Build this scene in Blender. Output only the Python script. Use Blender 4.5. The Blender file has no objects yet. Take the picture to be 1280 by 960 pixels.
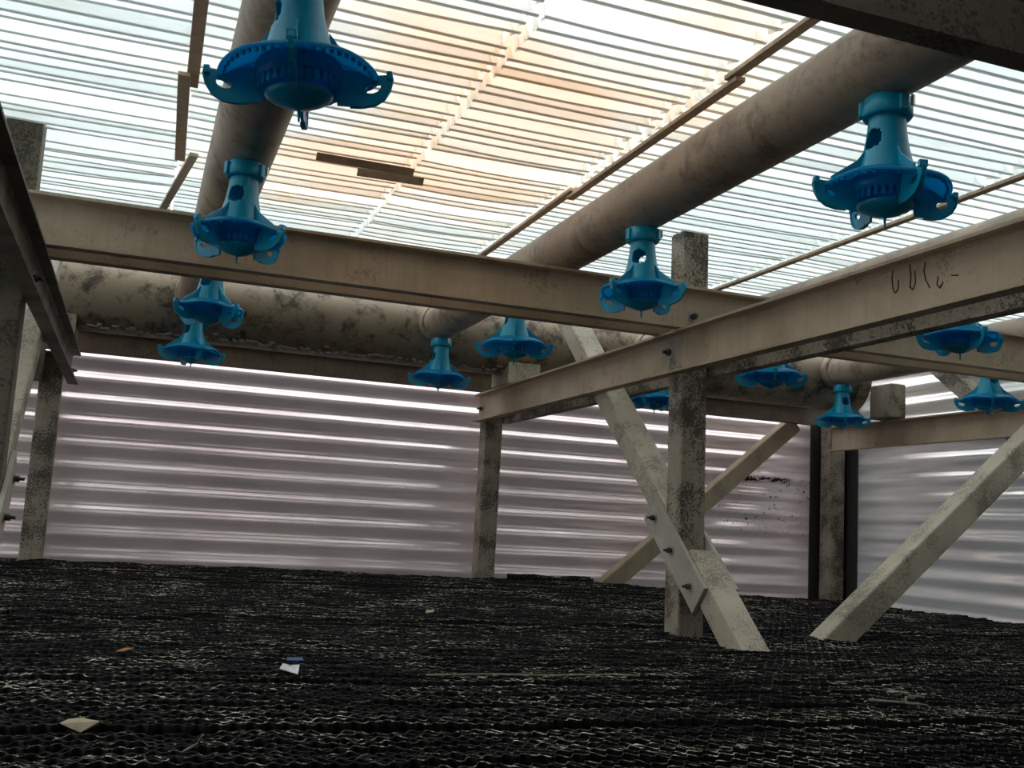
import bpy, bmesh, math, random
import numpy as np
from mathutils import Vector, Matrix, noise as mnoise

random.seed(7)
rng = np.random.default_rng(11)
S = bpy.context.scene
COL = S.collection

# ------------------------------------------------------------------ helpers
class MB:
    """collects shapes; build() links them as one mesh object"""
    def __init__(self):
        self.v = []; self.f = []; self.m = []; self.s = []
    def add(self, verts, faces, mat=0, smooth=False):
        o = len(self.v)
        self.v += [tuple(p) for p in verts]
        for f in faces:
            self.f.append(tuple(i + o for i in f)); self.m.append(mat); self.s.append(smooth)
        return self
    def bm_add(self, bm, mat=0, smooth=False):
        bm.verts.index_update()
        self.add([v.co[:] for v in bm.verts], [[v.index for v in f.verts] for f in bm.faces], mat, smooth)
        bm.free()
        return self
    def bar(self, p0, p1, w, d, side=(1, 0, 0), bevel=.006, mat=0):
        """box from p0 to p1; w along 'side', d along the third axis"""
        p0 = Vector(p0); p1 = Vector(p1); a = p1 - p0; L = a.length; a.normalize()
        u = Vector(side); u = (u - a * u.dot(a)).normalized(); n = a.cross(u)
        bm = bmesh.new(); bmesh.ops.create_cube(bm, size=1)
        bmesh.ops.scale(bm, vec=(w, d, L), verts=bm.verts)
        if bevel:
            bmesh.ops.bevel(bm, geom=bm.edges[:], offset=bevel, segments=2, affect='EDGES', profile=.5)
        M = Matrix((u, n, a)).transposed().to_4x4(); M.translation = (p0 + p1) / 2
        bmesh.ops.transform(bm, matrix=M, verts=bm.verts)
        return self.bm_add(bm, mat)
    def box(self, lo, hi, bevel=0, mat=0):
        c = [(a + b) / 2 for a, b in zip(lo, hi)]
        return self.bar((c[0], c[1], lo[2]), (c[0], c[1], hi[2]), hi[0] - lo[0], hi[1] - lo[1], (1, 0, 0), bevel, mat)
    def prism(self, poly, p0, axis, u, w, mat=0, smooth=False):
        """extrude a 2-D outline (coords along u, w) by the vector axis"""
        p0 = Vector(p0); axis = Vector(axis); u = Vector(u); w = Vector(w); n = len(poly)
        a = [p0 + u * x + w * y for x, y in poly]
        b = [p + axis for p in a]
        fs = [(i, (i + 1) % n, n + (i + 1) % n, n + i) for i in range(n)]
        fs += [tuple(reversed(range(n))), tuple(range(n, 2 * n))]
        return self.add(a + b, fs, mat, smooth)
    def lathe(self, prof, n=48, c=(0, 0, 0), closed=False, mat=0, skip=None, smooth=True):
        vs = []; k = len(prof)
        for r, z in prof:
            for i in range(n):
                t = 2 * math.pi * i / n
                vs.append((c[0] + r * math.cos(t), c[1] + r * math.sin(t), c[2] + z))
        fs = []
        for j in range(k if closed else k - 1):
            j2 = (j + 1) % k
            for i in range(n):
                if skip and skip(j, i): continue
                i2 = (i + 1) % n
                fs.append((j * n + i, j * n + i2, j2 * n + i2, j2 * n + i))
        return self.add(vs, fs, mat, smooth)
    def tube(self, p0, p1, r, n=48, rings=24, mat=0, cap=True, wob=0.0):
        p0 = Vector(p0); p1 = Vector(p1); a = (p1 - p0); L = a.length; a.normalize()
        u = Vector((0, 0, 1)); u = (u - a * u.dot(a))
        if u.length < .01: u = Vector((1, 0, 0))
        u.normalize(); w = a.cross(u); vs = []
        for j in range(rings + 1):
            for i in range(n):
                t = 2 * math.pi * i / n
                d = u * math.cos(t) + w * math.sin(t)
                q = p0 + a * (L * j / rings)
                rr = r * (1 + wob * mnoise.noise((q + d * r) * 6))
                vs.append(q + d * rr)
        fs = [(j * n + i, j * n + (i + 1) % n, (j + 1) * n + (i + 1) % n, (j + 1) * n + i) for j in range(rings) for i in range(n)]
        o = len(self.v)
        self.add(vs, fs, mat, True)
        if cap:
            self.f.append(tuple(o + i for i in reversed(range(n)))); self.m.append(mat); self.s.append(False)
            self.f.append(tuple(o + rings * n + i for i in range(n))); self.m.append(mat); self.s.append(False)
        return self
    def path(self, pts, r, n=8, mat=0):
        for a, b in zip(pts[:-1], pts[1:]): self.tube(a, b, r, n, 1, mat)
        return self
    def build(self, name, mats, parent=None, origin=None):
        xs = np.array(self.v, dtype=float)
        if origin is None:
            origin = (0, 0, 0) if parent is not None and parent.get('_local') else \
                ((xs[:, 0].min() + xs[:, 0].max()) / 2, (xs[:, 1].min() + xs[:, 1].max()) / 2, xs[:, 2].min())
        origin = Vector(origin)
        me = bpy.data.meshes.new(name)
        me.from_pydata([tuple(Vector(p) - origin) for p in self.v], [], self.f)
        if not isinstance(mats, (list, tuple)): mats = [mats]
        for m in mats: me.materials.append(m)
        me.polygons.foreach_set('material_index', self.m)
        me.polygons.foreach_set('use_smooth', self.s)
        bm = bmesh.new(); bm.from_mesh(me)
        bmesh.ops.recalc_face_normals(bm, faces=bm.faces[:]); bm.to_mesh(me); bm.free()
        me.update()
        o = bpy.data.objects.new(name, me); COL.objects.link(o)
        if parent is not None:
            o.parent = parent
            o.location = origin if parent.get('_local') else origin - parent.location
        else:
            o.location = origin
        return o

def tag(o, label=None, cat=None, group=None, kind=None):
    if label: o['label'] = label
    if cat: o['category'] = cat
    if group: o['group'] = group
    if kind: o['kind'] = kind
    return o

def empty(name, loc, rz=0):
    e = bpy.data.objects.new(name, None); e.empty_display_size = .05
    COL.objects.link(e); e.location = loc; e.rotation_euler = (0, 0, rz)
    return e

# ---------------------------------------------------------------- materials
def newmat(name):
    m = bpy.data.materials.new(name); m.use_nodes = True
    nt = m.node_tree; nt.nodes.clear()
    out = nt.nodes.new('ShaderNodeOutputMaterial')
    return m, nt, out
def N(nt, t, **kw):
    n = nt.nodes.new(t)
    for k, v in kw.items():
        if k in n.inputs: n.inputs[k].default_value = v
        else: setattr(n, k, v)
    return n
def L(nt, a, b): nt.links.new(a, b)
def ramp(nt, fac, stops):
    r = nt.nodes.new('ShaderNodeValToRGB'); e = r.color_ramp.elements
    while len(e) < len(stops): e.new(.5)
    for i, (p, c) in enumerate(stops):
        e[i].position = p; e[i].color = (*c, 1) if len(c) == 3 else c
    L(nt, fac, r.inputs[0]); return r.outputs[0]
def coords(nt, scale=(1, 1, 1), world=False):
    if world:
        src = N(nt, 'ShaderNodeNewGeometry').outputs['Position']
    else:
        src = N(nt, 'ShaderNodeTexCoord').outputs['Object']
    mp = N(nt, 'ShaderNodeMapping'); mp.inputs['Scale'].default_value = scale
    L(nt, src, mp.inputs[0]); return mp.outputs[0]
def nz(nt, vec, scale, detail=5, rough=.6, dist=0):
    n = N(nt, 'ShaderNodeTexNoise', Scale=scale, Detail=detail, Roughness=rough, Distortion=dist)
    L(nt, vec, n.inputs['Vector']); return n.outputs['Fac']
def mixc(nt, fac, a, b, mode='MIX'):
    m = N(nt, 'ShaderNodeMix', data_type='RGBA', blend_type=mode)
    for sock, val in ((m.inputs[0], fac), (m.inputs[6], a), (m.inputs[7], b)):
        if hasattr(val, 'links'): L(nt, val, sock)
        elif isinstance(val, (int, float)): sock.default_value = val
        else: sock.default_value = (*val, 1)
    return m.outputs[2]
def principled(nt, out, color, rough=.6, metal=0, bump=None, bstr=.2, spec=.5):
    p = N(nt, 'ShaderNodeBsdfPrincipled')
    if hasattr(color, 'links'): L(nt, color, p.inputs['Base Color'])
    else: p.inputs['Base Color'].default_value = (*color, 1)
    if hasattr(rough, 'links'): L(nt, rough, p.inputs['Roughness'])
    else: p.inputs['Roughness'].default_value = rough
    p.inputs['Metallic'].default_value = metal
    p.inputs['Specular IOR Level'].default_value = spec
    if bump is not None:
        b = N(nt, 'ShaderNodeBump', Strength=bstr, Distance=.01); L(nt, bump, b.inputs['Height'])
        L(nt, b.outputs[0], p.inputs['Normal'])
    L(nt, p.outputs[0], out.inputs[0]); return p

def frp(name, base, dark, blot=.55, streak=.25, speck=.62):
    """weathered glass-fibre profile: soft mottling, run-down streaks, black mould specks"""
    m, nt, out = newmat(name)
    w = coords(nt, world=True)
    big = nz(nt, w, 5, 4, .6)
    c = ramp(nt, big, [(.3, tuple(x * .72 for x in base)), (.7, base)])
    st = nz(nt, coords(nt, (70, 70, 4), True), 1, 3, .6)
    c = mixc(nt, ramp(nt, st, [(.5, (0, 0, 0)), (.75, (streak,) * 3)]), c, tuple(x * .35 for x in base))
    patch = nz(nt, w, 7, 3, .6)
    fine = nz(nt, w, 130, 6, .75)
    add = N(nt, 'ShaderNodeMath', operation='MULTIPLY_ADD'); L(nt, patch, add.inputs[0]); add.inputs[1].default_value = .7; L(nt, fine, add.inputs[2])
    mask = ramp(nt, add.outputs[0], [(min(.99, speck + .30), (0, 0, 0)), (min(1, speck + .36), (blot,) * 3)])
    c = mixc(nt, mask, c, dark)
    principled(nt, out, c, .62, 0, fine, .12, .35)
    return m

M_frp = frp('fibreglass_beam', (.53, .42, .30), (.03, .027, .022), .4, .2, .68)
M_frp_light = frp('fibreglass_brace', (.62, .54, .41), (.06, .05, .035), .55, .15, .58)
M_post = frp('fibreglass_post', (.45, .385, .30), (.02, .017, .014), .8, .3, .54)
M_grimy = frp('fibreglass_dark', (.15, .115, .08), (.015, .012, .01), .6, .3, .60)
M_moss_shade = frp('fibreglass_mossy_shaded', (.19, .165, .12), (.015, .014, .011), .7, .3, .57)  # mossy left-edge members; the shade they stand in is put into the colour too
M_plate = frp('fibreglass_plate', (.52, .48, .40), (.05, .05, .04), .3, .1, .66)

def pipe_mat(name, base, dk, amount, lo=.52):
    m, nt, out = newmat(name)
    w = coords(nt, world=True)
    c = ramp(nt, nz(nt, w, 3.5, 5, .6), [(.3, tuple(x * .7 for x in base)), (.7, base)])
    a = nz(nt, w, 9, 6, .7, .4); b = nz(nt, w, 45, 5, .7)
    add = N(nt, 'ShaderNodeMath', operation='MULTIPLY_ADD'); L(nt, b, add.inputs[0]); add.inputs[1].default_value = .35; L(nt, a, add.inputs[2])
    c = mixc(nt, ramp(nt, add.outputs[0], [(lo + .17, (0, 0, 0)), (lo + .32, (amount,) * 3)]), c, dk)
    c = mixc(nt, ramp(nt, nz(nt, w, 120, 3, .6), [(.55, (0, 0, 0)), (.8, (.25,) * 3)]), c, tuple(x * .5 for x in base))
    principled(nt, out, c, .5, 0, b, .1, .4)
    return m
M_lat = pipe_mat('lateral_pipe', (.40, .31, .23), (.07, .05, .035), .6, .50)
M_head = pipe_mat('header_pipe', (.36, .285, .20), (.03, .022, .016), .85, .49)

def blue_mat(name, col, tr=.30):
    m, nt, out = newmat(name)
    w = coords(nt)
    c = ramp(nt, nz(nt, w, 30, 4, .6), [(.3, tuple(x * .75 for x in col)), (.7, col)])
    p = N(nt, 'ShaderNodeBsdfPrincipled', Roughness=.33); L(nt, c, p.inputs['Base Color'])
    t = N(nt, 'ShaderNodeBsdfTranslucent'); t.inputs[0].default_value = (*[x * 1.2 for x in col], 1)
    mx = N(nt, 'ShaderNodeMixShader'); mx.inputs[0].default_value = tr
    L(nt, p.outputs[0], mx.inputs[1]); L(nt, t.outputs[0], mx.inputs[2]); L(nt, mx.outputs[0], out.inputs[0])
    return m
M_blue = blue_mat('blue_plastic', (.003, .43, .64))
M_blue_thin = blue_mat('blue_plastic_thin', (.003, .45, .72), .6)

def slat_mat():
    m, nt, out = newmat('eliminator_pvc')
    # slats tinted cream to peach around the ragged seam
    w = coords(nt, world=True)
    vd = N(nt, 'ShaderNodeVectorMath', operation='SUBTRACT'); L(nt, w, vd.inputs[0]); vd.inputs[1].default_value = (.80, 2.70, 1.43)
    vs = N(nt, 'ShaderNodeVectorMath', operation='MULTIPLY'); L(nt, vd.outputs[0], vs.inputs[0]); vs.inputs[1].default_value = (1.15, .62, 0)
    ln = N(nt, 'ShaderNodeVectorMath', operation='LENGTH'); L(nt, vs.outputs[0], ln.inputs[0])
    bn = nz(nt, coords(nt, (1.2, 2.2, 1), True), 1.3, 3, .6)
    mm = N(nt, 'ShaderNodeMath', operation='MULTIPLY_ADD'); L(nt, ln.outputs['Value'], mm.inputs[0]); mm.inputs[1].default_value = -.55; mm.inputs[2].default_value = .38
    big = N(nt, 'ShaderNodeMath', operation='ADD'); L(nt, mm.outputs[0], big.inputs[0]); L(nt, bn, big.inputs[1]); big = big.outputs[0]
    per = nz(nt, coords(nt, (.5, 16, .3), True), 1.0, 1, .5)
    tint = ramp(nt, big, [(.42, (.85, .90, .89)), (.56, (.93, .90, .83)), (.70, (.96, .78, .60))])
    c = mixc(nt, ramp(nt, per, [(.35, (.0,) * 3), (.65, (.55,) * 3)]), tint, (.86, .90, .88))
    c = mixc(nt, ramp(nt, nz(nt, coords(nt, (4, 60, 20), True), 1, 4, .6), [(.5, (0, 0, 0)), (.8, (.35,) * 3)]), c, (.55, .50, .40))
    d = N(nt, 'ShaderNodeBsdfPrincipled', Roughness=.35); L(nt, c, d.inputs['Base Color'])
    t = N(nt, 'ShaderNodeBsdfTranslucent'); L(nt, c, t.inputs[0])
    mx = N(nt, 'ShaderNodeMixShader'); mx.inputs[0].default_value = .20
    L(nt, d.outputs[0], mx.inputs[1]); L(nt, t.outputs[0], mx.inputs[2]); L(nt, mx.outputs[0], out.inputs[0])
    return m
M_slat = slat_mat()

def wall_mat(name, tintA, tintB, stain=False):
    m, nt, out = newmat(name)
    w = coords(nt, world=True)
    c = ramp(nt, nz(nt, coords(nt, (.6, .6, 2.5), True), 2.2, 4, .6), [(.35, tintA), (.65, tintB)])
    c = mixc(nt, ramp(nt, nz(nt, coords(nt, (1.5, 1.5, 60), True), 1, 3, .6), [(.5, (0, 0, 0)), (.8, (.25,) * 3)]), c, (.22, .18, .17))
    c = mixc(nt, ramp(nt, nz(nt, w, 55, 4, .75), [(.72, (0, 0, 0)), (.78, (.5,) * 3)]), c, (.10, .08, .07))
    if stain:   # black mould blotches in a band near the corner
        sep = N(nt, 'ShaderNodeSeparateXYZ'); L(nt, w, sep.inputs[0])
        def band(o, lo, hi, soft):
            a = N(nt, 'ShaderNodeMapRange', interpolation_type='SMOOTHSTEP'); L(nt, o, a.inputs[0])
            a.inputs[1].default_value = lo - soft; a.inputs[2].default_value = lo
            b = N(nt, 'ShaderNodeMapRange', interpolation_type='SMOOTHSTEP'); L(nt, o, b.inputs[0])
            b.inputs[1].default_value = hi; b.inputs[2].default_value = hi + soft; b.inputs[3].default_value = 1; b.inputs[4].default_value = 0
            q = N(nt, 'ShaderNodeMath', operation='MULTIPLY'); L(nt, a.outputs[0], q.inputs[0]); L(nt, b.outputs[0], q.inputs[1]); return q.outputs[0]
        n = nz(nt, w, 42, 4, .7)
        for (x0, x1, z0, z1, s, th) in ((3.42, 3.80, .705, .722, .012, .40), (3.35, 3.95, .42, .70, .1, .60)):
            q = N(nt, 'ShaderNodeMath', operation='MULTIPLY'); L(nt, band(sep.outputs[0], x0, x1, .08), q.inputs[0]); L(nt, band(sep.outputs[2], z0, z1, s), q.inputs[1])
            q2 = N(nt, 'ShaderNodeMath', operation='MULTIPLY'); L(nt, q.outputs[0], q2.inputs[0]); L(nt, ramp(nt, n, [(th, (0, 0, 0)), (th + .06, (1, 1, 1))]), q2.inputs[1])
            c = mixc(nt, q2.outputs[0], c, (.02, .015, .012))
    r = ramp(nt, nz(nt, coords(nt, (3, 3, 9), True), 1.5, 4, .6), [(.3, (.16,) * 3), (.7, (.26,) * 3)])
    p = principled(nt, out, c, r, .6, nz(nt, coords(nt, (1.2, 1.2, 5), True), 1.2, 1, .4), .5)
    t = N(nt, 'ShaderNodeBsdfTranslucent'); L(nt, c, t.inputs[0])
    mx = N(nt, 'ShaderNodeMixShader'); mx.inputs[0].default_value = .038
    L(nt, p.outputs[0], mx.inputs[1]); L(nt, t.outputs[0], mx.inputs[2]); L(nt, mx.outputs[0], out.inputs[0])
    return m
M_wall = wall_mat('corrugated_back', (.70, .58, .575), (.88, .77, .75), True)
M_wallr = wall_mat('corrugated_right', (.74, .73, .71), (.90, .89, .87))

def plain(name, c, rough=.6, metal=0, var=.3, scale=40):
    m, nt, out = newmat(name)
    n = nz(nt, coords(nt, world=False), scale, 4, .6)
    principled(nt, out, ramp(nt, n, [(.3, tuple(x * (1 - var) for x in c)), (.7, c)]), rough, metal)
    return m
M_bolt = plain('bolt_steel', (.10, .09, .08), .45, .6)
M_boltw = plain('bolt_washer', (.42, .40, .36), .45, .3)
M_dark = plain('dark_floor', (.006, .006, .006), .9)
M_deck = plain('solid_deck', (.10, .09, .08), .8)
M_batten = plain('batten', (.58, .44, .31), .6)
M_batten2 = plain('batten_weathered', (.60, .52, .42), .6)
M_stain = plain('drip_stain', (.05, .045, .035), .8)
M_paper = plain('paper', (.85, .86, .88), .7)
M_bluebit = plain('blue_print', (.03, .07, .25), .6)
M_tan = plain('dry_tan', (.50, .40, .27), .8)
M_leaf = plain('dry_leaf', (.45, .20, .07), .7)
M_twig = plain('twig', (.30, .26, .20), .8)
M_clip = plain('clip_metal', (.75, .70, .55), .3, .8)

def fill_mats():
    m, nt, out = newmat('fill_sheet')
    w = coords(nt, world=True)
    c = ramp(nt, nz(nt, w, 9, 5, .7), [(.4, (.003, .003, .003)), (.7, (.008, .0075, .006))])
    principled(nt, out, c, .6, 0, spec=.12)
    e, nt, out = newmat('fill_edge')
    w = coords(nt, world=True)
    a = nz(nt, w, 3.2, 3, .6); b = nz(nt, coords(nt, (70, 30, 30), True), 1, 3, .7)
    add = N(nt, 'ShaderNodeMath', operation='MULTIPLY_ADD'); L(nt, a, add.inputs[0]); add.inputs[1].default_value = .6; L(nt, b, add.inputs[2])
    c = ramp(nt, add.outputs[0], [(.80, (.008, .008, .007)), (.91, (.22, .20, .15)), (.98, (.85, .80, .64))])
    principled(nt, out, c, .6, 0, spec=.2)
    return m, e
M_fill, M_edge = fill_mats()
M_near_shade = frp('fibreglass_near_shade', (.26, .22, .165), (.02, .018, .014), .6, .3, .60)  # darker fibreglass: shade on the nearest cross beam put into its colour

# ------------------------------------------------------------------ camera
H = 1 / 3
yaw, pitch, roll = 0.343, 0.137, -0.055
fw = Vector((math.sin(yaw) * math.cos(pitch), math.cos(yaw) * math.cos(pitch), math.sin(pitch)))
rt = Vector((math.cos(yaw), -math.sin(yaw), 0)); dn = fw.cross(rt)
r2 = rt * math.cos(roll) + dn * math.sin(roll); d2 = dn * math.cos(roll) - rt * math.sin(roll)
cam = bpy.data.cameras.new('camera'); co = bpy.data.objects.new('camera', cam); COL.objects.link(co)
cam.sensor_width = 36; cam.lens = 1300 / 1280 * 36; cam.clip_start = .02
Rm = Matrix((r2, -d2, -fw)).transposed().to_4x4(); Rm.translation = (0, 0, H)
co.matrix_world = Rm
S.camera = co

# ----------------------------------------------------------------- setting
X0, X1, Y0, Y1 = -2.65, 4.19, -1.40, 5.53
ZC = 1.41

def corrugated(name, mat, a, b, z0, z1, inward, pitch=.1086, amp=.0135, z_ref=.944, holes=()):
    """panel from a to b (xy), horizontal corrugations, offset along 'inward'"""
    a = Vector((*a, 0)); b = Vector((*b, 0)); n = Vector((*inward, 0))
    zs = np.arange(z0, z1 + .001, pitch / 12); nx = 40
    mb = MB(); vs = []; idx = {}
    Ln = (b - a).length
    for j, z in enumerate(zs):
        for i in range(nx + 1):
            p = a + (b - a) * (i / nx)
            wv = .004 * mnoise.noise(Vector((p.x * 1.3, p.y * 1.3, z * 2)))
            o = amp * math.cos(2 * math.pi * (z - z_ref) / pitch) + wv
            vs.append((p.x + n.x * o, p.y + n.y * o, z))
    fs = []
    for j in range(len(zs) - 1):
        for i in range(nx):
            s = (i + .5) / nx * Ln; zz = zs[j]
            if any(h[0] < s < h[1] and h[2] < zz < h[3] for h in holes): continue
            fs.append((j * (nx + 1) + i, j * (nx + 1) + i + 1, (j + 1) * (nx + 1) + i + 1, (j + 1) * (nx + 1) + i))
    mb.add(vs, fs, 0, True)
    return tag(mb.build(name, mat), kind='structure')
corrugated('wall_back', M_wall, (X0, Y1), (X1, Y1), -.30, 1.62, (0, -1))
corrugated('wall_right', M_wallr, (X1, Y1), (X1, Y0), -.30, 1.62, (-1, 0))
corrugated('wall_left', M_wallr, (X0, Y0), (X0, Y1), -.30, 1.62, (1, 0), holes=((2.4, 4.8, .02, .98),))  # opening out of view, added to light the long beam from the left
corrugated('wall_front', M_wallr, (X0, Y0), (X1, Y0), -.30, 1.62, (0, 1))
tag(MB().box((X0 - .02, Y0 - .02, -.36), (X1 + .02, Y1 + .02, -.30)).build('floor', M_dark), kind='structure')
tag(MB().box((X0, Y0, ZC + .02), (X1, .80, ZC + .06)).build('ceiling', M_deck), kind='structure')

M_corner_shade = plain('corner_shade', (.055, .048, .044), .55, .2)  # added dark strips standing in for the soft shade beside the corner post
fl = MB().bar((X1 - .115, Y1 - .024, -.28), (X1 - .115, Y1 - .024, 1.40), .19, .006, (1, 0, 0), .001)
tag(fl.build('corner_shade_back', M_corner_shade), kind='structure')
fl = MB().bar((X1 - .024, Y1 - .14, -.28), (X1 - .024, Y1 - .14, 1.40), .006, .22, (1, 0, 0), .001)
tag(fl.build('corner_shade_right', M_corner_shade), kind='structure')

# -------------------------------------------------------- fill (black sheets)
def ss(a, b, x): t = np.clip((x - a) / (b - a), 0, 1); return t * t * (3 - 2 * t)
def fill_h(x, y): return .055 * ss(3.0, 5.3, y) * (1 - ss(2.3, 3.9, x))
def vnoise(x, y, sc, seed):
    g = np.random.default_rng(seed).random((64, 64)) - .5
    u = x * sc; v = y * sc
    i = np.floor(u).astype(int); j = np.floor(v).astype(int); fu = u - i; fv = v - j
    fu = fu * fu * (3 - 2 * fu); fv = fv * fv * (3 - 2 * fv)
    def q(a, b): return g[a % 64, b % 64]
    return (q(i, j) * (1 - fu) + q(i + 1, j) * fu) * (1 - fv) + (q(i, j + 1) * (1 - fu) + q(i + 1, j + 1) * fu) * fv
def sheets(name, xa, xb, ya, yb, hfun, step=.0195, wave=.0272, amp=.0078, depth=.09, gap=.30, th=.0013, jit=1.0):
    ys = np.arange(ya, yb, step); xs = np.arange(xa, xb, wave / 6); nx = len(xs)
    V = []; F = []; MI = []; base = 0
    i = np.arange(nx - 1)
    for k, y in enumerate(ys):
        ph = (k % 2) * math.pi + rng.normal(0, .5)
        tri = np.sin(2 * np.pi * xs / wave + ph); tri = np.sign(tri) * np.abs(tri) ** .6
        yy = y + amp * tri + .010 * vnoise(xs, np.full(nx, y), 1.7, 3) + rng.normal(0, .001)
        z = hfun(xs, np.full(nx, y)) + jit * (rng.normal(0, .0035) + .010 * vnoise(xs, np.full(nx, y), 9, 5)
             + .008 * vnoise(xs, np.full(nx, y + k), 30, 8) + .012 * vnoise(xs, np.full(nx, y), 1.3, 9))
        row = int((y - ya) / gap) if gap else 0
        if gap and abs((y - ya) - row * gap) < step * .8: z = z - .030 * (vnoise(xs, np.full(nx, row * 7.3), .8, 21) + .45)
        t = np.full(nx, th / 2) * (1 + .8 * vnoise(xs, np.full(nx, y), 40, 31))
        rows = [(yy - t - .0015, z - depth), (yy - t, z - .001), (yy + t, z), (yy + t + .0015, z - depth)]
        for (a, b) in rows: V.append(np.stack([xs, a, b], 1))
        for r in range(3):
            q = base + r * nx + i
            F.append(np.stack([q, q + 1, q + nx + 1, q + nx], 1)); MI.append(np.full(nx - 1, 1 if r == 1 else 0))
        base += 4 * nx
    V = np.concatenate(V).astype(np.float32); F = np.concatenate(F).astype(np.int32); MI = np.concatenate(MI).astype(np.int32)
    org = np.array([(xa + xb) / 2, (ya + yb) / 2, V[:, 2].min()], dtype=np.float32); V -= org
    me = bpy.data.meshes.new(name)
    me.vertices.add(len(V)); me.vertices.foreach_set('co', V.ravel())
    me.loops.add(F.size); me.loops.foreach_set('vertex_index', F.ravel())
    me.polygons.add(len(F)); me.polygons.foreach_set('loop_start', np.arange(0, F.size, 4, dtype=np.int32))
    me.polygons.foreach_set('loop_total', np.full(len(F), 4, dtype=np.int32))
    me.materials.append(M_fill); me.materials.append(M_edge)
    me.polygons.foreach_set('material_index', MI)
    me.update(calc_edges=True); me.validate()
    o = bpy.data.objects.new(name, me); COL.objects.link(o); o.location = [float(c) for c in org]
    return o
fo = sheets('fill_media', -2.6, 4.15, .45, 5.49, fill_h)
tag(fo, 'bed of black corrugated plastic fill sheets standing on edge across the whole floor', 'fill media', kind='stuff')
bed = MB().box((X0 + .03, Y0 + .03, -.30), (X1 - .03, Y1 - .03, -.075)).build('fill_support', M_dark)
tag(bed, 'dark support bed hidden under the black fill sheets', 'support')
bed['kind'] = 'structure'; bed.name = 'trim_1'
for k in ('label', 'category'):
    if k in bed: del bed[k]
st = sheets('fill_strip', 1.94, 2.43, 5.29, 5.36, lambda x, y: .075 + .02 * np.abs(x - 2.25), gap=0, depth=.10)
tag(st, 'raised strip of black fill standing proud of the bed right of the middle wall post', 'fill strip')

# ------------------------------------------------------------------- posts
PX = (-.39, 1.825, 4.09)
def post(cx, y0, z0, z1, label, w=.1, mat=M_post, dx=(0, 0)):
    mb = MB().bar((cx + dx[0], y0 + .05, z0), (cx + dx[1], y0 + .05, z1), w, .1, (1, 0, 0), .007)
    o = mb.build('post', mat); tag(o, label, 'post', 'square fibreglass posts'); return o
post(PX[0], 3.18, -.07, 1.46, 'dark square fibreglass post at the left picture edge beside the bolted diagonal brace', mat=M_moss_shade)
post(PX[1], 3.18, -.07, 1.42, 'stained square post in the centre, behind the bolted splice plate', dx=(.005, -.02))
post(PX[2], 3.18, -.07, 1.42, 'square post against the right wall at the top of the right-hand diagonal brace')
post(-.413, 5.37, -.02, 1.05, 'square post in front of the corrugated back wall at far left')
post(1.828, 5.37, -.02, 1.05, 'square post in front of the back wall under the end of the long right beam')
post(4.085, 5.37, -.07, 1.2, 'square post in the far right corner where the two corrugated walls meet', w=.11)

# ------------------------------------------------------------------- beams
T = .009
def channel(name, p0, p1, out, z0, z1, fl=.045, mat=M_frp, label='', bolts=(), stains=None):
    """C channel from p0 to p1 (xy, at the web's back face); flanges point along out"""
    a = Vector((p1[0] - p0[0], p1[1] - p0[1], 0)); u = Vector((*out, 0)); h = z1 - z0
    poly = [(0, 0), (fl, 0), (fl, T), (T + .004, T + .001), (T, T + .006), (T, h - T - .006), (T + .004, h - T - .001), (fl, h - T), (fl, h), (0, h)]
    mb = MB(); mb.prism(poly, (p0[0], p0[1], z0), a, u, (0, 0, 1))
    o = mb.build(name, mat); tag(o, label, 'beam', 'fibreglass channel beams')
    for (s, zz, rr) in bolts:
        d = a.normalized(); c = Vector((p0[0], p0[1], 0)) + d * s + u * T
        hexbolt(o, Vector((c.x, c.y, zz)), u, rr)
    return o
def hexbolt(parent, c, n, r=.011, washer=True, proud=.014):
    n = Vector(n).normalized(); mb = MB()
    if washer: mb.tube(c, c + n * .003, r * 1.7, 20, 1, 1)
    mb.tube(c + n * .003, c + n * (.003 + proud), r, 6, 1, 0)
    mb.tube(c + n * (.003 + proud), c + n * (.003 + proud * 2.0), r * .5, 10, 1, 0)
    return mb.build('bolt', [M_bolt, M_boltw], parent)

xa, xb = X0 + .03, X1 - .03
channel('channel_beam', (xa, 3.175), (xb, 3.175), (0, -1), 1.05, 1.20, label='nearer channel of the long cross beam under the pipes, bolted at the centre post', bolts=((1.79 - xa, 1.10, .012), (-.40 - xa, 1.12, .011)))
channel('channel_beam', (xa, 3.285), (xb, 3.285), (0, 1), 1.05, 1.20, label='farther channel of the long cross beam, seen as a strip under the nearer one')
channel('channel_beam', (xa, .985), (xb, .985), (0, -1), 1.05, 1.22, mat=M_near_shade, label='dark cross beam nearest the camera, cutting the top right corner')
channel('channel_beam', (xa, 1.095), (xb, 1.095), (0, 1), 1.05, 1.22, mat=M_near_shade, label='dark second channel behind the nearest cross beam at top right')
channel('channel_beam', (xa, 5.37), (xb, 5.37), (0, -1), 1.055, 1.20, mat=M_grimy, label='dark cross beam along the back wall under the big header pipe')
b2 = channel('channel_beam', (1.773, Y0 + .04), (1.773, 5.46), (-1, 0), .90, 1.05, label='light long beam from right foreground to the back wall, near channel with drip stains', bolts=((3.27 - Y0 - .04, .985, .013), (5.40 - Y0 - .04, .97, .011)))
channel('channel_beam', (1.882, Y0 + .04), (1.882, 5.46), (1, 0), .90, 1.05, mat=M_post, label='stained far channel of the right-hand long beam, showing under its near channel')
channel('channel_beam', (-.338, Y0 + .04), (-.338, 5.40), (1, 0), .90, 1.05, mat=M_moss_shade, label='dark beam at the left edge running back to the left wall post, right-hand channel', bolts=((3.24 - Y0 - .04, .97, .012), (5.33 - Y0 - .04, .96, .011)))
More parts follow.
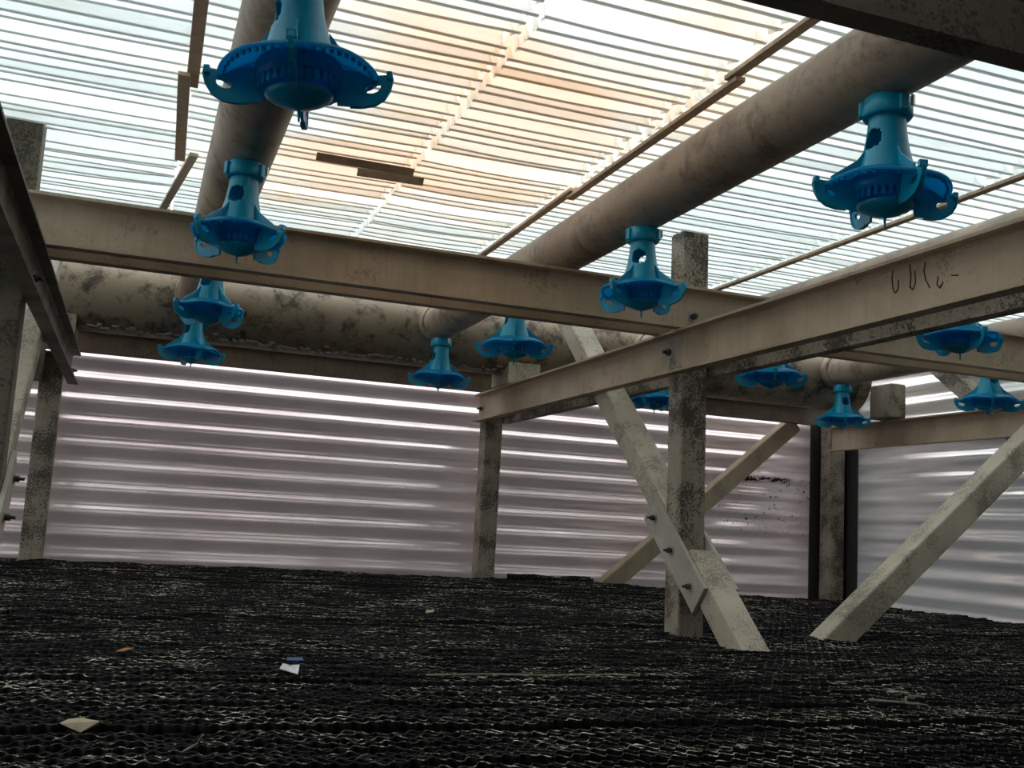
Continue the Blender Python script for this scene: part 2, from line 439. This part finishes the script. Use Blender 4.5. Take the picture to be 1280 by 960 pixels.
channel('channel_beam', (-.447, Y0 + .04), (-.447, 5.40), (-1, 0), .90, 1.05, mat=M_moss_shade, label='dark outer channel of the left-edge beam, on the far side of its posts')
channel('channel_beam', (4.040, Y0 + .04), (4.040, 5.36), (-1, 0), .905, 1.055, label='beam along the right corrugated wall ending at the corner post')
# run-down stains on the long right beam
ds = MB()
xw = 1.773 - T - .0008
def drip(y, z, pts, r=.0016):
    ds.path([(xw, y + a, z + b) for a, b in pts], r, 6)
for y, z, pts in ((2.105, 1.035, [(0, 0), (.004, -.02), (0, -.05), (-.008, -.062), (-.018, -.055), (-.02, -.03)]),
                  (2.04, 1.035, [(.004, 0), (0, -.03), (.003, -.058), (-.008, -.066), (-.016, -.05), (-.014, -.02)]),
                  (1.985, 1.03, [(.004, 0), (.01, -.02), (.004, -.045), (-.01, -.068)]),
                  (1.945, .985, [(.002, 0), (.006, -.02), (-.004, -.03), (-.014, -.018)]),
                  (1.90, .978, [(.004, 0), (-.018, -.004)])):
    drip(y, z, pts)
ds.build('drip_stain', M_stain, b2)

# ------------------------------------------------------------------ braces
def brace(p0, p1, side, label, mat=M_frp_light, w=.1, d=.09):
    o = MB().bar(p0, p1, w, d, side, .007).build('diagonal_brace', mat)
    return tag(o, label, 'brace', 'square tube diagonal braces')
def splice(cx, px, label, outer):
    """bolted plate on the two side faces of the post where the brace halves meet"""
    a = Vector((0, 3.385, .435)); b = Vector((0, 3.020, .130)); dr = (b - a).normalized()
    for sgn in (-1, 1):
        x = cx + sgn * (.05 + .008)
        o = MB().bar((x, a.y, a.z), (x, b.y, b.z), .014, .115, (1, 0, 0), .002).build('splice_plate', M_plate)
        side = 'left' if sgn < 0 else 'right'
        tag(o, label % side, 'plate', 'bolted splice plates')
        for t in (.13, .49, .86):
            q = a + (b - a) * t
            hexbolt(o, Vector((x + sgn * .007, q.y, q.z)), (sgn, 0, 0), .0095)
ya, za, sl = 2.84, 0, .857
def yz(y): return za + (y - ya) * sl
for cx, nm in ((1.825, 'c'), (-.39, 'l')):
    lab = {'c': ('upper half of the centre diagonal brace, rising from the splice plate behind the long beam',
                 'lower half of the centre diagonal brace, standing in front of the centre post'),
           'l': ('upper half of the left-edge diagonal brace, rising behind the dark left beam',
                 'lower half of the left-edge diagonal brace in front of the left post')}[nm]
    brace((cx, 3.30, yz(3.30) + .0), (cx, 4.37, yz(4.37)), (1, 0, 0), lab[0])
    brace((cx, ya - .07, za - .06), (cx, 3.145, yz(3.145)), (1, 0, 0), lab[1])
    splice(cx, nm, {'c': 'bolted splice plate on the %s face of the centre post and brace', 'l': 'bolted splice plate on the %s face of the left-edge post and brace'}[nm], None)
brace((2.37, 3.225, -.06), (3.95, 3.225, 1.27), (0, 1, 0), 'pale diagonal brace rising to the right edge from the fill in the right foreground', w=.095, d=.098)
brace((2.45, 5.42, -.06), (3.79, 5.42, 1.06), (0, 1, 0), 'diagonal brace against the back wall, seen behind the centre post', mat=M_frp, w=.08, d=.1)
brace((4.095, 3.285, .40), (4.095, 4.55, 1.37), (1, 0, 0), 'dark diagonal brace on the right wall behind the far right nozzle', mat=M_post)

# ------------------------------------------------------------------- pipes
RL, ZL = .0845, 1.293
LX = (.19, 1.32, 2.47, 3.63)
HY, HR = 5.0, .187
names = ('left pipe with four blue nozzles, rising to the top left', 'middle pipe with four blue nozzles, crossing the centre to the top right',
         'right pipe glimpsed above and below the long right beam', 'short far right pipe end joining the header near the corner')
for x, nmz in zip(LX, names):
    mb = MB().tube((x, -.9, ZL), (x, HY - HR + .03, ZL), RL, 56, 60, 0, True, .012)
    o = mb.build('lateral_pipe', M_lat); tag(o, 'brown plastic ' + nmz, 'pipe', 'lateral water pipes')
    sb = MB()
    sb.lathe([(RL + .012, 0), (RL + .012, .05), (RL + .004, .058), (RL - .01, .058), (RL - .01, 0)], 56, (0, 0, 0), True)
    sb.v = [(p[0] + x, HY - HR - .055 + .06 - p[2] , p[1] + ZL) for p in sb.v]
    sb.build('socket', M_lat, o)
hd = MB().tube((X0 + .04, HY, ZL), (3.86, HY, ZL), HR, 72, 120, 0, True, .010).build('header_pipe', M_head)
tag(hd, 'large mould-stained header pipe lying along the back wall', 'pipe')
cap = MB().tube((3.80, HY, ZL), (3.88, HY, ZL), HR + .012, 72, 2, 0, True, 0).build('end_cap', M_head, hd)
# ragged lime crust along the header's underside
cr = MB()
for k in range(150):
    x = -.45 + k * .0165 + random.uniform(-.006, .006)
    t = math.radians(random.gauss(248, 5)); r = HR + .001
    cr.box((x - random.uniform(.006, .016), HY + r * math.cos(t) - .006, ZL + r * math.sin(t) - .006),
           (x + random.uniform(.006, .016), HY + r * math.cos(t) + .004, ZL + r * math.sin(t) + random.uniform(.001, .006)), .002)
crust = plain('lime_crust', (.42, .36, .33), .8)
tag(cr.build('lime_crust', crust, hd), kind='stuff')

def saddle(x0, x1, y0, y1, zb, zt, label, mat=M_frp_light):
    poly = [(y0, zb), (y1, zb), (y1, zt)]
    n = 10
    for i in range(n + 1):
        y = y1 + (y0 - y1) * i / n
        zz = ZL - math.sqrt(max(0, (HR + .003) ** 2 - (y - HY) ** 2))
        poly.append((y, min(zt, zz)))
    poly.append((y0, zt))
    o = MB().prism(poly, (x0, 0, 0), (x1 - x0, 0, 0), (0, 1, 0), (0, 0, 1)).build('pipe_saddle', mat)
    return tag(o, label, 'support', 'pipe saddles')
saddle(1.715, 1.885, 4.865, 5.12, 1.051, 1.158, 'pale block saddle under the header pipe on top of the long beam')
saddle(-.52, -.30, 4.87, 5.12, 1.051, 1.158, 'dark block saddle under the header pipe above the left-edge beam', M_post)
o = MB().box((3.925, 4.70, 1.056), (4.03, 4.88, 1.25), .008).build('support_block', M_post)
tag(o, 'stained square block standing on the right wall beam beside the header end', 'block')

# ----------------------------------------------------------------- nozzles
def make_nozzle():
    root = empty('spray_nozzle', (0, 0, 0)); root['_local'] = 1
    # collar
    mb = MB().lathe([(.034, .212), (.045, .212), (.048, .216), (.048, .236), (.045, .240), (.045, .250), (.040, .254), (.034, .254)], 48, closed=True)
    for k in range(3):
        t = math.radians(40 + 120 * k); c, s = math.cos(t), math.sin(t)
        mb.bar((.048 * c, .048 * s, .214), (.048 * c, .048 * s, .246), .018, .012, (-s, c, 0), .002)
    col = mb.build('collar', M_blue, root)
    c, s = math.cos(-1.0), math.sin(-1.0)
    cb = MB().bar((.054 * c, .054 * s, .226), (.054 * c, .054 * s, .248), .008, .006, (-s, c, 0), .001)
    cl = cb.build('clip', M_clip, root); cl.parent = col; tag(cl, 'bright metal clip')
    # conical throat with windows
    prof = []
    zs = np.linspace(.216, .088, 40)
    def rad(z): t = (.216 - z) / .128; return .0355 + .0045 * t + .021 * t ** 2.2
    prof = [(rad(z), z) for z in zs]
    n = 72
    def win(j, i):
        z = (zs[j] + zs[min(j + 1, 39)]) / 2
        for a0 in (20, 200):
            d = ((i + .5) * 360 / n - a0 + 180) % 360 - 180
            if (abs(d) / 30) ** 3 + (abs(z - .162) / .020) ** 3 < 1: return True
        return False
    mb = MB().lathe(prof, n, skip=win)
    body = mb.build('throat', M_blue, root)
    sol = body.modifiers.new('wall', 'SOLIDIFY'); sol.thickness = .0035; sol.offset = -1
    # dish
    def scall(mb_):
        out = []
        for x, y, z in mb_.v:
            r = math.hypot(x, y); t = math.atan2(y, x)
            if r > .075:
                k = (r - .075) / .044
                lob = math.cos(4 * t)
                z += .004 * k * -lob; f = 1 + .03 * k * lob
                x *= f; y *= f
            out.append((x, y, z))
        mb_.v = out
    mb = MB().lathe([(.055, .096), (.070, .092), (.090, .086), (.106, .079), (.117, .073), (.122, .069), (.1205, .065), (.114, .067), (.102, .073), (.086, .080), (.066, .085), (.055, .088)], 96, closed=True)
    scall(mb)
    dish = mb.build('dish', M_blue_thin, root)
    rb = MB()
    for k in range(48):       # notched rim
        t = 2 * math.pi * k / 48; c, s = math.cos(t), math.sin(t); lob = math.cos(4 * t)
        r = .1125 * (1 + .03 * lob)
        rb.bar((r * c, r * s, .061 - .004 * lob), (r * c, r * s, .069 - .004 * lob), .006, .004, (-s, c, 0), 0)
    rb.build('rim_teeth', M_blue, root).parent = dish
    # drum with toothed lower ring
    mb = MB().lathe([(.062, .090), (.068, .080), (.066, .056), (.062, .054), (.061, .080), (.056, .090)], 72, closed=True)
    for k in range(30):
        t = 2 * math.pi * k / 30; c, s = math.cos(t), math.sin(t)
        mb.bar((.0625 * c, .0625 * s, .038), (.0625 * c, .0625 * s, .057), .0065, .005, (-s, c, 0), 0)
    mb.build('drum', M_blue_thin, root)
    # splash cone
    mb = MB().lathe([(.0005, .039), (.040, .038), (.052, .037), (.054, .034), (.047, .027), (.030, .019), (.012, .013), (.0026, .010), (.0018, -.008), (.0004, -.010)], 60)
    mb.build('splash_cone', M_blue, root)
    # four handle-shaped ears and the gusset fins above them
    outer = [(.062, .080), (.100, .074), (.126, .071), (.145, .073), (.147, .064), (.143, .048), (.134, .033), (.119, .023), (.100, .019), (.080, .019), (.060, .020), (.057, .05)]
    inner = [(.100, .056), (.108, .062), (.120, .064), (.133, .066), (.134, .060), (.131, .052), (.125, .045), (.117, .041), (.109, .040), (.102, .041), (.098, .045), (.097, .051)]
    inner = [(.117 + (r - .117) * .68, .0485 + (z - .053) * .60) for r, z in inner]
    for q in range(4):
        t = q * math.pi / 2; c, s = math.cos(t), math.sin(t); h = .0026
        def P(r, z, e): return (r * c - e * s, r * s + e * c, z)
        vs = []; fs = []; k = len(outer)
        for e in (-h, h):
            vs += [P(r, z, e) for r, z in outer] + [P(r, z, e) for r, z in inner]
        for i in range(k):
            i2 = (i + 1) % k
            fs += [(i, i2, k + i2, k + i), (2 * k + i, 3 * k + i, 3 * k + i2, 2 * k + i2),
                   (i, 2 * k + i, 2 * k + i2, i2), (k + i, k + i2, 3 * k + i2, 3 * k + i)]
        mb = MB().add(vs, fs)
        # broad lip along the ear's outer edge
        for i in range(3, 9):
            mb.bar(P(*outer[i], 0), P(*outer[i + 1], 0), .009, .0040, (-s, c, 0), .0)
        mb.bar(P(.142, .064, 0), P(.142, .077, 0), .016, .009, (-s, c, 0), .001)
        mb.build('ear', M_blue, root)
        g = MB().prism([(.046, .140), (.060, .120), (.112, .082), (.112, .074), (.052, .088)], P(0, 0, -.002), Vector((-s, c, 0)) * .004, (c, s, 0), (0, 0, 1))
        g.build('gusset', M_blue, root)
    del root['_local']
    return root
proto = make_nozzle()
def copy_tree(o, parent=None):
    c = o.copy(); COL.objects.link(c)
    if parent is not None: c.parent = parent
    for ch in [q for q in o.children]: copy_tree(ch, c)
    return c
NY = (1.60, 2.63, 3.69, 4.735)
noz = [
 (0, 0, -13, 'big blue spray nozzle nearest the camera, cut by the top edge under the left pipe'),
 (0, 1, 41, 'blue spray nozzle second along the left pipe, in front of the cross beam'),
 (0, 2, 36, 'blue spray nozzle third along the left pipe, just below the cross beam'),
 (0, 3, 15, 'blue spray nozzle farthest along the left pipe, against the header pipe'),
 (1, 0, -13, 'big dark blue spray nozzle at upper right under the middle pipe'),
 (1, 1, 28, 'blue spray nozzle in front of the cross beam just left of the centre post'),
 (1, 2, -20, 'blue spray nozzle with hidden top, in front of the pale saddle block'),
 (1, 3, -15, 'small blue spray nozzle at the far end of the middle pipe by the header'),
 (2, 1, -13, 'blue spray nozzle tucked under the long right beam near the right edge'),
 (2, 2, 62, 'blue spray nozzle under the long right beam just right of the centre post'),
 (2, 3, 40, 'blue spray nozzle mostly hidden between the centre brace and centre post'),
 (3, 2, 52, 'blue spray nozzle at the right edge above the right wall beam'),
 (3, 3, 58, 'small blue spray nozzle with visible collar in front of the far right corner'),
]
for i, (li, yi, rz, lab) in enumerate(noz):
    o = proto if i == 0 else copy_tree(proto)
    o.location = (LX[li], NY[yi], .957); o.rotation_euler = (math.radians(random.uniform(-1.5, 1.5)), math.radians(random.uniform(-1.5, 1.5)), math.radians(rz))
    if i == 0: o.rotation_euler = (math.radians(1), math.radians(-4), math.radians(rz))
    tag(o, lab, 'nozzle', 'blue spray nozzles under the pipes')

# ---------------------------------------------------- ceiling: drift eliminators
PITCH = .0535
def eliminator(xa, xb, ya, yb, label, dz=0, seed=0, skip=()):
    r = random.Random(seed); mb = MB()
    prof = [(.000, .006), (-.003, .002), (.001, .000), (.010, .002), (.018, .008), (.024, .017), (.028, .030), (.029, .046), (.025, .062), (.016, .078)]
    n = int((yb - ya) / PITCH); nxs = 10
    for k in range(n):
        y0 = ya + (k + .2) * PITCH
        if any(abs(y0 - q) < PITCH / 2 for q in skip): continue
        a0 = r.gauss(0, .0022); a1 = a0 + r.gauss(0, .003); z0 = r.gauss(0, .0018); z1 = z0 + r.gauss(0, .002)
        if r.random() < .10: a1 += r.choice((-1, 1)) * .014; z1 += r.uniform(-.004, .010)
        e0 = r.uniform(0, .012); e1 = r.uniform(0, .012); lean = r.gauss(0, .10); sg = -.006 * r.random()
        vs = []
        for i in range(nxs + 1):
            t = i / nxs; x = xa + e0 + (xb - xa - e0 - e1) * t
            sag = sg * math.sin(math.pi * t)
            for (py, pz) in prof:
                vs.append((x, y0 + py + lean * pz + a0 + (a1 - a0) * t * t, ZC + dz + pz + z0 + (z1 - z0) * t + sag))
        m = len(prof)
        fs = [(i * m + j, i * m + j + 1, (i + 1) * m + j + 1, (i + 1) * m + j) for i in range(nxs) for j in range(m - 1)]
        mb.add(vs, fs, 0, True)
        for x in (xa + .016, xb - .016):     # little spacer tongues near both ends
            y = y0 + (a0 if x < (xa + xb) / 2 else a1)
            mb.add([(x, y - .002, ZC + dz + .001), (x, y + PITCH * .8, ZC + dz + .012), (x, y + PITCH * .85, ZC + dz + .055), (x, y + .028, ZC + dz + .05)], [(0, 1, 2, 3)], 0, False)
    o = mb.build('drift_eliminator', M_slat)
    return tag(o, label, 'slatted panel', 'slatted drift eliminator panels overhead')
cols = [(-2.62, -.615, 'outer left of the left-edge beam'), (-.612, .038, 'left of the left pipe'), (.0385, .715, 'between the left pipe and the ragged seam'),
        (.718, 1.215, 'between the ragged seam and the middle batten'), (1.222, 2.285, 'over the middle pipe up to the right batten'), (2.292, 3.25, 'right of the right batten over the right pipe'), (3.26, 4.16, 'over the right wall')]
rows = [(.82, 2.55, 'front'), (2.56, 4.80, 'back')]
for i, (a, b, where) in enumerate(cols):
    for j, (c, d, rw) in enumerate(rows):
        eliminator(a, b, c, d, 'white slatted panel overhead, %s row, %s' % (rw, where), dz=(.004 if i == 2 else 0) + (0.002 if j else 0), seed=40 + i * 3 + j, skip={(1, 1): (2.93, 3.27), (2, 1): (3.16, 3.42), (3, 1): (3.36, 2.90), (3, 0): (1.9,)}.get((i, j), ()))

def batten(p0, p1, w, label, mat=M_batten, h=.012):
    o = MB().bar(p0, p1, w, h, (1, 0, 0), .002).build('ceiling_batten', mat)
    return tag(o, label, 'batten', 'flat battens under the slatted ceiling')
zb = ZC - .010
batten((1.218, .85, zb), (1.218, 2.02, zb), .026, 'front half of the middle ceiling batten left of the middle pipe')
batten((1.226, 1.98, zb - .013), (1.226, 2.98, zb - .013), .026, 'middle half of the batten left of the middle pipe, lapped under its front half')
batten((1.218, 2.93, zb), (1.218, 4.78, zb), .026, 'rear half of the middle batten reaching the cross beam')
batten((2.288, .85, zb), (2.288, 4.78, zb), .026, 'right ceiling batten seen above the long right beam')
batten((.020, .85, zb), (.044, 2.66, zb), .030, 'front batten piece left of the left pipe', M_batten)
batten((.022, 2.56, zb - .014), (.040, 3.22, zb - .014), .030, 'second batten piece left of the left pipe, hanging lower', M_batten)
batten((.078, 3.16, zb - .012), (.005, 3.86, zb - .002), .026, 'slanted pale batten piece left of the left pipe near the cross beam', M_batten2)

def slat(p0, p1, w, lean, label, mat):
    p0 = Vector(p0); p1 = Vector(p1)
    o = MB().bar(p0, p1, w, .004, (0, math.cos(lean), math.sin(lean)), .001).build('loose_slat', mat)
    return tag(o, label, 'slat', 'loose slats under the ceiling')
slat((.42, 3.02, ZC - .012), (.72, 3.02, ZC - .012), .026, 2.3, 'brown loose slat end hanging at the ragged seam', M_batten)
slat((.56, 3.10, ZC - .011), (.77, 3.09, ZC - .012), .028, 2.3, 'grey-brown loose slat just beyond the brown one at the ragged seam', M_batten2)
# ------------------------------------------------------------- small litter
def scrap(name, poly, c, z, mat, label, cat, curl=.006):
    mb = MB(); n = len(poly); vs = []
    for x, y in poly: vs.append((c[0] + x, c[1] + y, z + curl * math.sin(x * 90 + y * 60)))
    vs2 = [(x, y, zz + .0012) for x, y, zz in vs]
    mb.add(vs + vs2, [tuple(reversed(range(n))), tuple(range(n, 2 * n))] + [(i, (i + 1) % n, n + (i + 1) % n, n + i) for i in range(n)])
    return tag(mb.build(name, mat), label, cat)
ps = scrap('paper_scrap', [(-.025, -.02), (.012, -.03), (.020, .01), (.006, .04), (-.012, .03)], (.345, 2.235), .018, M_paper, 'torn white and blue paper scrap lying on the black fill at left', 'scrap', .010)
MB().add([(.340, 2.262, .0315), (.375, 2.262, .0315), (.378, 2.29, .034), (.345, 2.29, .034), (.340, 2.262, .0325), (.375, 2.262, .0325), (.378, 2.29, .035), (.345, 2.29, .035)], [(3, 2, 1, 0), (4, 5, 6, 7), (0, 1, 5, 4), (2, 3, 7, 6)]).build('blue_corner', M_bluebit, ps)
scrap('dry_flake', [(-.03, -.012), (.0, -.03), (.026, -.022), (.03, .025), (.0, .012), (-.02, .03)], (-.035, 1.71), .012, M_tan, 'tan dry flake on the fill at the lower left', 'flake', .008)
scrap('dry_leaf', [(-.018, 0), (0, -.008), (.02, 0), (0, .010)], (.02, 2.53), .016, M_leaf, 'small orange-brown leaf on the fill at left', 'leaf', .004)
scrap('dry_chip', [(-.016, -.01), (.012, -.016), (.02, .01), (-.006, .02)], (1.035, 3.64), .022, M_tan, 'little tan chip on the fill below the far nozzles', 'chip', .006)
scrap('white_chip', [(-.01, -.012), (.012, -.01), (.01, .014), (-.008, .012)], (2.33, 5.02), .050, M_paper, 'tiny white chip on the fill near the back wall brace', 'chip', .004)
tw = MB().path([(1.50, 1.86, .016), (1.545, 1.80, .019), (1.58, 1.775, .018)], .0022).path([(1.545, 1.80, .019), (1.60, 1.865, .020), (1.665, 1.90, .018)], .0018)
tag(tw.build('twig', M_twig), 'forked pale twig on the fill at lower right', 'twig')
tw = MB().path([(.62, 2.17, .017), (.76, 2.175, .019), (.90, 2.165, .018), (1.06, 2.18, .019), (1.12, 2.17, .017)], .0015)
tag(tw.build('straw', M_tan), 'long straw-coloured stalk lying across the fill in the middle foreground', 'straw')
tw = MB().path([(.10, 1.50, .014), (.115, 1.47, .03), (.118, 1.45, .045)], .002)
tag(tw.build('stem', M_twig), 'short pale stem sticking up at the bottom left', 'stem')

# ------------------------------------------------------------------- light
w = bpy.data.worlds.new('world'); S.world = w; w.use_nodes = True
nt = w.node_tree; nt.nodes.clear()
out = nt.nodes.new('ShaderNodeOutputWorld'); bg = nt.nodes.new('ShaderNodeBackground')
bg.inputs[0].default_value = (.93, .97, 1.0, 1); bg.inputs[1].default_value = 3.3
nt.links.new(bg.outputs[0], out.inputs[0])

S.view_settings.view_transform = 'Standard'; S.view_settings.look = 'None'
S.view_settings.gamma = 1; S.view_settings.use_curve_mapping = False
S.view_settings.exposure = -0.32
S.cycles.use_denoising = True
S.cycles.max_bounces = 10; S.cycles.transmission_bounces = 8; S.cycles.diffuse_bounces = 6
